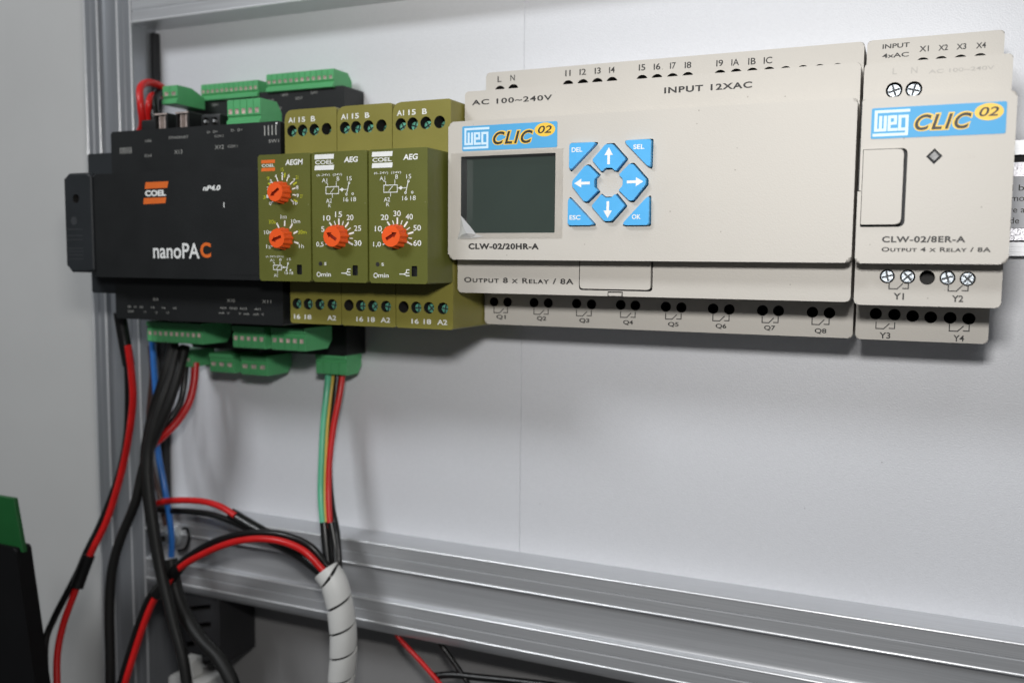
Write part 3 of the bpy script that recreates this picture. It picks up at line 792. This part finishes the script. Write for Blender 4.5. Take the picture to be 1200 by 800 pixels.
    # sockets standing on the middle tier
    for xa in (-132.5, -121.5):
        s = finish('network_socket', box(xa-3.4, xa+3.4, 8, 24, 49.7, 56.6, .4), BLACK, t)
        c = bmesh.new(); box_into(c, xa-2.6, xa+2.6, 6, 19, 50.6, 55.8); cut(s, c, VOID)
        bm = bmesh.new()
        for k in range(2): box_into(bm, xa-1.5+k*2.6, xa-1.0+k*2.6, 8.6, 18.5, 50.7, 55.7)
        box_into(bm, xa-3.2, xa+3.2, 7.7, 8.1, 55.9, 56.4)
        finish('shield_spring', bm, COPPER, s)
    finish('usb_socket', box(-144, -136.4, 9, 26, 49.7, 54.6, .6), BLACK, t)
    j = finish('power_jack', box(-114.5, -104.5, 10, 24, 49.7, 55.4, 1.2), BLACK, t)
    holes(j, [(-111.6, 52.5), (-107.2, 52.4)], 1.5, 10, 4)
    for x in (-111.6, -107.2): finish('jack_pin', cyl_into(bmesh.new(), x, 52.5, .55, 9.5, 12, 10), DULLM, j)
    # green plug blocks
    plug('terminal_plug', t, -102.7, -86.8, 12.0, 25.0, 50.0, 60.4, 5)
    plug('terminal_plug', t, -151.0, -142.9, 28.0, 44.4, 63.9, 71.8, 2, slope=8)
    plug('terminal_plug', t, -145.0, -114.1, 44.2, 57.5, 67.6, 74.8, 12)
    plug('terminal_plug', t, -109.7, -75.9, 44.2, 57.5, 69.0, 76.6, 12)
    plug('terminal_plug', t, -155.0, -125.0, 20.0, 38.0, -35.8, -27.0, 10, up=-1)
    plug('terminal_plug', t, -109.0, -92.8, 20.0, 38.0, -36.2, -27.0, 5, up=-1)
    plug('terminal_plug', t, -89.6, -73.3, 20.0, 38.0, -36.2, -27.0, 5, up=-1)
    plug('terminal_plug', t, -139.4, -126.0, 40.0, 57.0, -50.0, -41.5, 3, up=-1)
    plug('terminal_plug', t, -122.2, -108.1, 40.0, 57.0, -50.2, -41.5, 3, up=-1)
    plug('terminal_plug', t, -161.0, -151.5, 42.0, 57.0, -49.0, -41.0, 2, up=-1)
    plug('terminal_plug', t, -87.0, -71.6, 45.6, 57.0, -48.4, -39.6, 4, up=-1, hole=False)
black_controller()

# ------------------------------------------------------------------ cables
Wd = {
    'w1_red': [(-161.9,16.0,-37.6), (-162.5,18.0,-48.8), (-164.1,20.0,-61.3), (-168.7,22.0,-75.9), (-174.4,24.0,-89.4), (-179.0,24.0,-102.2), (-184.2,22.0,-117.9), (-189.2,18.0,-131.2), (-192.5,15.0,-141.3), (-194.8,12.0,-150.9), (-197.0,8.0,-163.1), (-196.5,4.0,-175.6), (-192.5,0.0,-191.4)],
    'w1_blk': [(-166.3,16.0,-25.7), (-166.6,19.0,-39.1), (-168.9,22.0,-55.2), (-173.5,25.0,-76.8), (-178.7,26.0,-92.9), (-183.9,25.0,-106.9), (-188.5,22.0,-120.4), (-192.4,18.0,-131.6), (-194.6,15.0,-140.1), (-197.9,12.0,-149.0), (-202.8,8.0,-161.4), (-203.8,4.0,-171.9), (-199.4,0.0,-192.8)],
    'w1_sleeve_top': [(-166.2,16.0,-23.5), (-165.8,17.5,-34.2), (-164.4,18.5,-46.4)],
    'w1_sleeve_mid': [(-190.2,17.0,-133.0), (-191.9,15.0,-139.7), (-193.1,12.5,-146.9)],
    'blue': [(-172.7,40.0,-36.1), (-172.1,40.0,-47.8), (-171.2,40.0,-65.4), (-170.1,38.0,-76.7), (-164.4,34.0,-89.2), (-159.4,32.0,-102.6), (-157.2,32.0,-114.0), (-156.1,32.0,-124.8), (-156.4,32.0,-133.4)],
    'brown': [(-175.9,42.0,-40.3), (-175.4,42.0,-54.1), (-178.2,42.0,-74.1), (-174.8,40.0,-95.4), (-168.1,38.0,-110.1), (-165.4,38.0,-121.7)],
    'cabA': [(-153.8,36.0,-38.8), (-154.2,32.0,-51.7), (-155.6,28.0,-62.6), (-157.8,25.0,-73.6), (-159.2,23.0,-84.7), (-157.6,21.0,-97.3), (-153.2,19.0,-115.1), (-147.5,17.0,-133.7), (-138.5,14.0,-153.7), (-131.8,12.0,-167.3), (-127.1,10.0,-182.2)],
    'cabB': [(-149.4,36.0,-38.6), (-149.4,31.0,-52.0), (-152.2,27.0,-66.0), (-158.0,25.0,-79.3), (-163.4,24.0,-92.1), (-166.9,22.0,-108.1), (-174.1,20.0,-124.6), (-177.6,18.0,-139.2), (-177.7,16.0,-158.1), (-175.8,14.0,-176.5), (-174.3,12.0,-193.0)],
    'cabD': [(-154.7,35.0,-36.9), (-156.7,31.0,-51.7), (-160.1,28.0,-65.9), (-162.5,26.0,-78.7), (-163.4,25.0,-91.2), (-161.0,24.0,-107.9), (-156.7,23.0,-126.2), (-152.2,22.0,-140.5)],
    'cabC': [(-151.0,26.0,-132.0), (-146.5,24.0,-144.1), (-139.5,22.0,-153.8), (-129.3,20.0,-161.8), (-118.0,18.0,-167.2), (-110.0,16.0,-174.0), (-106.6,15.0,-180.2)],
    'p2_red': [(-68.7,24.0,-124.2), (-76.2,22.0,-116.9), (-85.9,20.0,-113.5), (-98.0,19.0,-113.8), (-111.3,19.0,-117.3), (-126.0,20.0,-124.0), (-140.3,21.0,-132.4), (-148.3,21.0,-141.1), (-154.9,20.0,-148.7), (-158.6,18.0,-158.3), (-162.0,16.0,-169.7), (-165.3,13.0,-183.8), (-167.1,12.0,-191.5)],
    'p2_blk': [(-68.7,27.0,-123.7), (-75.5,25.0,-115.6), (-86.1,23.0,-111.9), (-98.3,22.0,-112.1), (-111.6,22.0,-115.0), (-126.3,23.0,-120.9), (-140.7,23.0,-130.0), (-150.2,23.0,-138.6), (-158.4,21.0,-148.1), (-163.2,19.0,-159.8), (-166.6,16.0,-173.6), (-169.0,13.0,-186.5), (-170.2,12.0,-192.1)],
    'p2_sleeve': [(-141.3,22.0,-132.1), (-148.8,22.0,-140.0), (-154.9,21.0,-147.2)],
    'p3_red': [(-165.2,30.0,-110.2), (-156.6,30.0,-107.6), (-144.2,30.0,-105.8), (-132.8,29.0,-105.0), (-123.5,28.0,-105.9), (-115.3,27.0,-108.4)],
    'p3_blk': [(-169.3,33.0,-112.6), (-159.7,33.0,-113.0), (-146.3,32.0,-111.5), (-133.3,31.0,-110.8), (-123.0,30.0,-111.6), (-110.8,29.0,-113.8), (-97.5,29.0,-118.3), (-84.5,29.0,-122.3), (-72.7,29.0,-127.8)],
    'p3_sleeve': [(-118.9,28.5,-108.4), (-105.8,28.5,-113.1), (-92.7,28.5,-117.2), (-81.5,28.5,-121.7), (-71.1,28.0,-126.9)],
    'p4_red': [(-152.2,45.0,-47.2), (-151.6,43.0,-56.6), (-152.0,40.0,-64.8), (-154.8,36.0,-72.5), (-158.1,32.0,-77.8), (-162.2,29.0,-82.3)],
    'p4_blk': [(-157.7,45.0,-47.5), (-157.7,43.0,-59.0), (-157.5,40.0,-66.3), (-158.8,36.0,-71.6), (-161.0,32.0,-76.5), (-165.2,30.0,-82.7)],
    'green': [(-83.7,50.0,-47.7), (-82.6,47.0,-56.4), (-82.3,44.0,-70.5), (-81.2,41.0,-84.4), (-79.6,38.0,-98.1), (-75.6,34.0,-110.3)],
    'yellow': [(-81.1,50.0,-47.6), (-80.4,47.0,-56.3), (-80.2,44.0,-70.3), (-79.1,41.0,-84.2), (-77.5,38.0,-97.8), (-74.0,34.0,-110.1)],
    'red5': [(-76.4,50.0,-47.3), (-76.1,47.0,-56.7), (-77.2,44.0,-70.1), (-77.3,41.0,-84.0), (-75.8,38.0,-97.6), (-72.3,34.0,-109.9)],
    'blk5': [(-79.0,50.0,-47.5), (-79.0,48.0,-58.1), (-79.9,46.0,-70.6), (-79.5,44.0,-86.7), (-75.6,40.0,-101.7), (-68.9,34.0,-111.9), (-64.4,29.0,-125.1)],
    'sl5a': [(-75.2,34.0,-108.1), (-73.0,32.0,-115.5), (-68.6,28.0,-126.8)],
    'sl5b': [(-71.8,34.0,-107.7), (-68.4,32.0,-116.7), (-64.5,28.0,-126.2)],
    'spiral': [(-68.9,26.0,-124.8), (-65.6,26.0,-128.6), (-62.8,26.0,-135.9), (-60.9,26.0,-147.2), (-61.0,26.0,-159.6), (-62.8,26.0,-176.0)],
    'loop_red': [(-171.3,28.0,48.2), (-155.0,20.0,53.6), (-151.0,16.0,61.5), (-153.3,18.0,68.8), (-155.6,24.0,72.8), (-156.9,32.0,73.2), (-158.1,38.0,71.5)],
    'loop_red2': [(-157.2,26.0,58.0), (-154.9,24.0,64.0), (-156.9,28.0,68.3), (-159.1,36.0,69.7)],
    'loop_blk': [(-152.7,26.0,47.9), (-153.4,26.0,57.8), (-156.0,28.0,66.1), (-158.1,34.0,70.8), (-157.2,38.0,70.0)],
    'low_red': [(-52.9,52.0,-156.6), (-49.5,52.0,-160.5), (-40.1,50.0,-165.8), (-33.5,49.0,-170.3), (-26.9,48.0,-175.2)],
    'low_blk': [(-32.2,54.0,-158.9), (-29.4,54.0,-162.0), (-23.6,53.0,-167.2), (-19.2,52.0,-171.3), (-15.2,52.0,-176.7)],
    'low_blk2': [(-33.4,51.0,-172.6), (-25.1,52.0,-170.7), (-13.8,53.0,-170.0), (1.0,54.0,-168.9), (19.1,55.0,-167.8), (36.8,55.0,-167.3)],
    'brk': [(-171.9,34.0,-99.7), (-168.2,34.0,-110.4), (-167.5,36.0,-120.3), (-167.8,38.0,-132.0)],
}
def wire_parts(root, parts):
    for key, name, r, m in parts:
        finish(name, tube(Wd[key], r), m, root)

def cables():
    G = 'loose cables at the left of the frame'
    t = thing('twin_cable', (-170, 16, -25), 'red and black pair falling from the left end of the black controller along the post', 'cable', G)
    wire_parts(t, [('w1_red', 'red_wire', 1.5, RED), ('w1_blk', 'black_wire', 1.5, BLK), ('w1_sleeve_top', 'sleeve', 2.6, BLK), ('w1_sleeve_mid', 'sleeve', 2.75, BLK)])
    t = thing('twin_cable', (-69, 24, -124), 'red and black pair arching highest in front of the lower rail', 'cable', G)
    wire_parts(t, [('p2_red', 'red_wire', 1.45, RED), ('p2_blk', 'black_wire', 1.45, BLK), ('p2_sleeve', 'sleeve', 2.7, BLK)])
    t = thing('twin_cable', (-71, 28, -126), 'red and black pair running level above the rail into a black sleeve', 'cable', G)
    wire_parts(t, [('p3_red', 'red_wire', 1.4, RED), ('p3_blk', 'black_wire', 1.4, BLK), ('p3_sleeve', 'sleeve', 2.6, BLK)])
    t = thing('twin_cable', (-155, 45, -47), 'short red and black pair curving from a green plug into the dark cable bundle', 'cable', G)
    wire_parts(t, [('p4_red', 'red_wire', 1.75, RED), ('p4_blk', 'black_wire', 1.4, BLK)])
    t = thing('four_wire_cable', (-79, 50, -47), 'green, yellow, black and red wires hanging from the single plug below the relays', 'cable', G)
    wire_parts(t, [('green', 'green_wire', 1.45, GREENW), ('yellow', 'yellow_wire', 0.65, YELLW), ('red5', 'red_wire', 1.3, RED), ('blk5', 'black_wire', 1.25, BLK), ('sl5a', 'sleeve', 1.9, BLK), ('sl5b', 'sleeve', 1.7, BLK)])
    for key, nm, r, m, lab in (('cabA', 'black_cable', 2.3, SHEATH, 'dull black cable running straight down through the crossing, the inner one of the bundle'),
                               ('cabB', 'black_cable', 2.1, SHEATH, 'dull black cable swinging left and then straight down in front of the post'),
                               ('cabD', 'black_cable', 2.2, SHEATH, 'dull black cable at the left side of the bundle, ending behind the crossing'),
                               ('cabC', 'black_cable', 3.0, SHEATH, 'thick black cable slanting right across the slotted duct at the bottom'),
                               ('blue', 'blue_wire', 1.35, BLUEW, 'single blue wire hanging behind the black cables'),
                               ('brown', 'brown_wire', 1.1, BROWNW, 'dark brown wire hanging beside the blue wire'),
                               ('low_red', 'red_wire', 1.0, RED, 'thin red wire under the lower rail'),
                               ('low_blk', 'black_wire', 1.1, BLK, 'thin black wire slanting down right of the red wire under the rail'),
                               ('low_blk2', 'black_wire', 1.5, BLK, 'black wire lying nearly level along the bottom edge under the rail')):
        tag(finish(nm, tube(Wd[key], r), m), lab, 'wire', G)
    t = thing('wire_loop', (-152, 26, 48), 'small red and black wire loop standing above the black controller', 'wire', G)
    wire_parts(t, [('loop_red', 'red_wire', 1.5, RED), ('loop_red2', 'red_wire', 1.3, RED), ('loop_blk', 'black_wire', 1.9, BLK)])
    # spiral wrap round the gathered cables
    t = thing('spiral_wrap', (-64, 26, -124), 'white plastic spiral wrap gathering the cables in front of the rail', 'cable wrap')
    pts = catmull(Wd['spiral'], 24); F = frames(pts)
    L = [0.0]
    for a, b in zip(pts, pts[1:]): L.append(L[-1]+(b-a).length)
    def at(s):
        s = max(0, min(L[-1]-1e-4, s))
        for i in range(len(L)-1):
            if L[i+1] >= s: break
        f = (s-L[i])/(L[i+1]-L[i])
        return pts[i].lerp(pts[i+1], f), F[i][0].lerp(F[i+1][0], f).normalized(), F[i][1].lerp(F[i+1][1], f).normalized()
    pitch, gap, R, st = 10.3, 1.0, 5.5, 36
    bm = bmesh.new(); prev = None
    turns = L[-1]/pitch
    for k in range(int(-1*st), int(turns*st)+1):
        th = 2*math.pi*k/st; row = []
        for j in range(5):
            s = pitch*k/st+(pitch-gap)*j/4
            sc = min(max(s, 0.0), L[-1])
            c, n, b = at(sc)
            rr = R*(1+.02*math.sin(k*.13))-(.12 if j in (0, 4) else 0)
            row.append(bm.verts.new(c+rr*(math.cos(th+2.2)*n+math.sin(th+2.2)*b)))
        if prev:
            for j in range(4):
                try: bm.faces.new((prev[j], prev[j+1], row[j+1], row[j]))
                except ValueError: pass
        prev = row
    bmesh.ops.remove_doubles(bm, verts=bm.verts, dist=1e-4)
    bmesh.ops.dissolve_degenerate(bm, dist=1e-4, edges=bm.edges)
    bmesh.ops.recalc_face_normals(bm, faces=bm.faces)
    bmesh.ops.solidify(bm, geom=list(bm.faces), thickness=.8)
    finish('wrap_strip', bm, WRAP, t, 60)
    finish('wrapped_core', tube(Wd['spiral'], 4.2), BLK, t)
cables()

# ------------------------------------------------------------------ small things round the frame
def extras():
    # slotted duct under the rail and the white connector below it
    d = finish('cable_duct', prism(rect(-170, -146, -190, -150), 50, 74.8, .4), RUBBER)
    c = bmesh.new()
    for k in range(4):
        b = bmesh.new(); box_into(b, -166, -151, 46, 57, -165-k*8.5, -162.5-k*8.5)
        for v in b.verts: v.co.z += (v.co.x+158)*.25
        me = bpy.data.meshes.new('x'); b.to_mesh(me); b.free(); c.from_mesh(me); bpy.data.meshes.remove(me)
    cut(d, c, VOID); tag(d, 'dark slotted cable duct in the shadow under the lower rail', 'cable duct')
    t = thing('white_connector', (-160, 50, -205), 'white plastic connector at the bottom edge beneath the cable duct', 'connector')
    finish('housing', prism(roundpoly(rect(-168, -147, -215, -194), 1.5), 40, 59, .6), WRAP, t)
    finish('tab', prism(roundpoly(rect(-161, -154, -193.8, -185), .8), 41, 47, .5), WRAP, t)
    # bolt and washer on the frame corner
    t = thing('corner_bolt', (-169, 45, -129), 'shiny bolt with washer on the rail beside the post, behind the blue wire', 'bolt')
    finish('washer', cyl_into(bmesh.new(), -167.5, -128.5, 5.2, 43.2, 44.9, 28), DULLM, t)
    b = finish('bolt_head', cyl_into(bmesh.new(), -167.5, -128.5, 3.3, 38.5, 43.3, 28, r1=3.9), SCREWM, t)
    holes(b, [(-167.5, -128.5)], 1.5, 38.5, 2.5)
    bm = tube([(-160, 43, -124), (-155.5, 41, -123), (-153.5, 40, -127), (-156, 40, -132), (-161, 41, -134)], .7)
    tag(finish('cable_tie', bm, BLK), 'thin black cable tie loop beside the bolt on the rail', 'cable tie')
    # black module with a green board, lower left corner
    t = thing('display_module', (-220, 10, -180), 'black box with a green circuit board standing behind it, lower left corner', 'module')
    finish('housing', prism(roundpoly([(-300, -119), (-188.5, -119), (-180.5, -173), (-172, -230), (-300, -230)], [2, 2, 1, 1, 1]), -20, -13, 1.2), JET, t)
    finish('circuit_board', prism([(-300, -99.0), (-191.2, -99.0), (-186.8, -121), (-300, -121)], -18, -16.2, .2, 1), PCB, t)
    # framed notice on the panel, right edge
    t = thing('notice_plate', (200, 59, 20), 'grey printed notice in a silver holder at the right edge behind the module', 'notice')
    X0, X1 = 166.0, 260.0
    finish('holder_back', prism(rect(X0, X1, 3, 38.2), 57.3, 59.3), RUBBER, t)
    finish('holder_rail', prism(roundpoly(rect(X0, X1, 33.8, 38.2), .6), 54.5, 57.2, .5), ALU, t)
    finish('holder_rail', prism(roundpoly(rect(X0, X1, 2.6, 6.9), .6), 54.5, 57.2, .5), ALU, t)
    finish('foil_strip', prism(rect(X0, X1, 27.3, 31.7), 56.9, 57.2), GLITTER, t)
    finish('foil_strip', prism(rect(X0, X1, 7.5, 11.2), 56.9, 57.2), GLITTER, t)
    p = finish('printed_sheet', prism(rect(X0, X1, 11.3, 27.2), 56.8, 57.2), PAPER, t)
    i = Ink(56.8)
    i.text('l b', 169.3, 172.7, 22.9, 1.9); i.text('mo', 169.2, 172.9, 19.7, 1.25); i.text('re a', 168.9, 173.2, 16.1, 1.25); i.text('de', 169.2, 171.8, 12.7, 1.9)
    i.done('lettering', INKK, p)
extras()

# flat faces stay flat beside their rounded rims
for o in COL.objects:
    if o.type == 'MESH':
        md = o.modifiers.new('weighted_normal', 'WEIGHTED_NORMAL'); md.keep_sharp = True; md.weight = 100
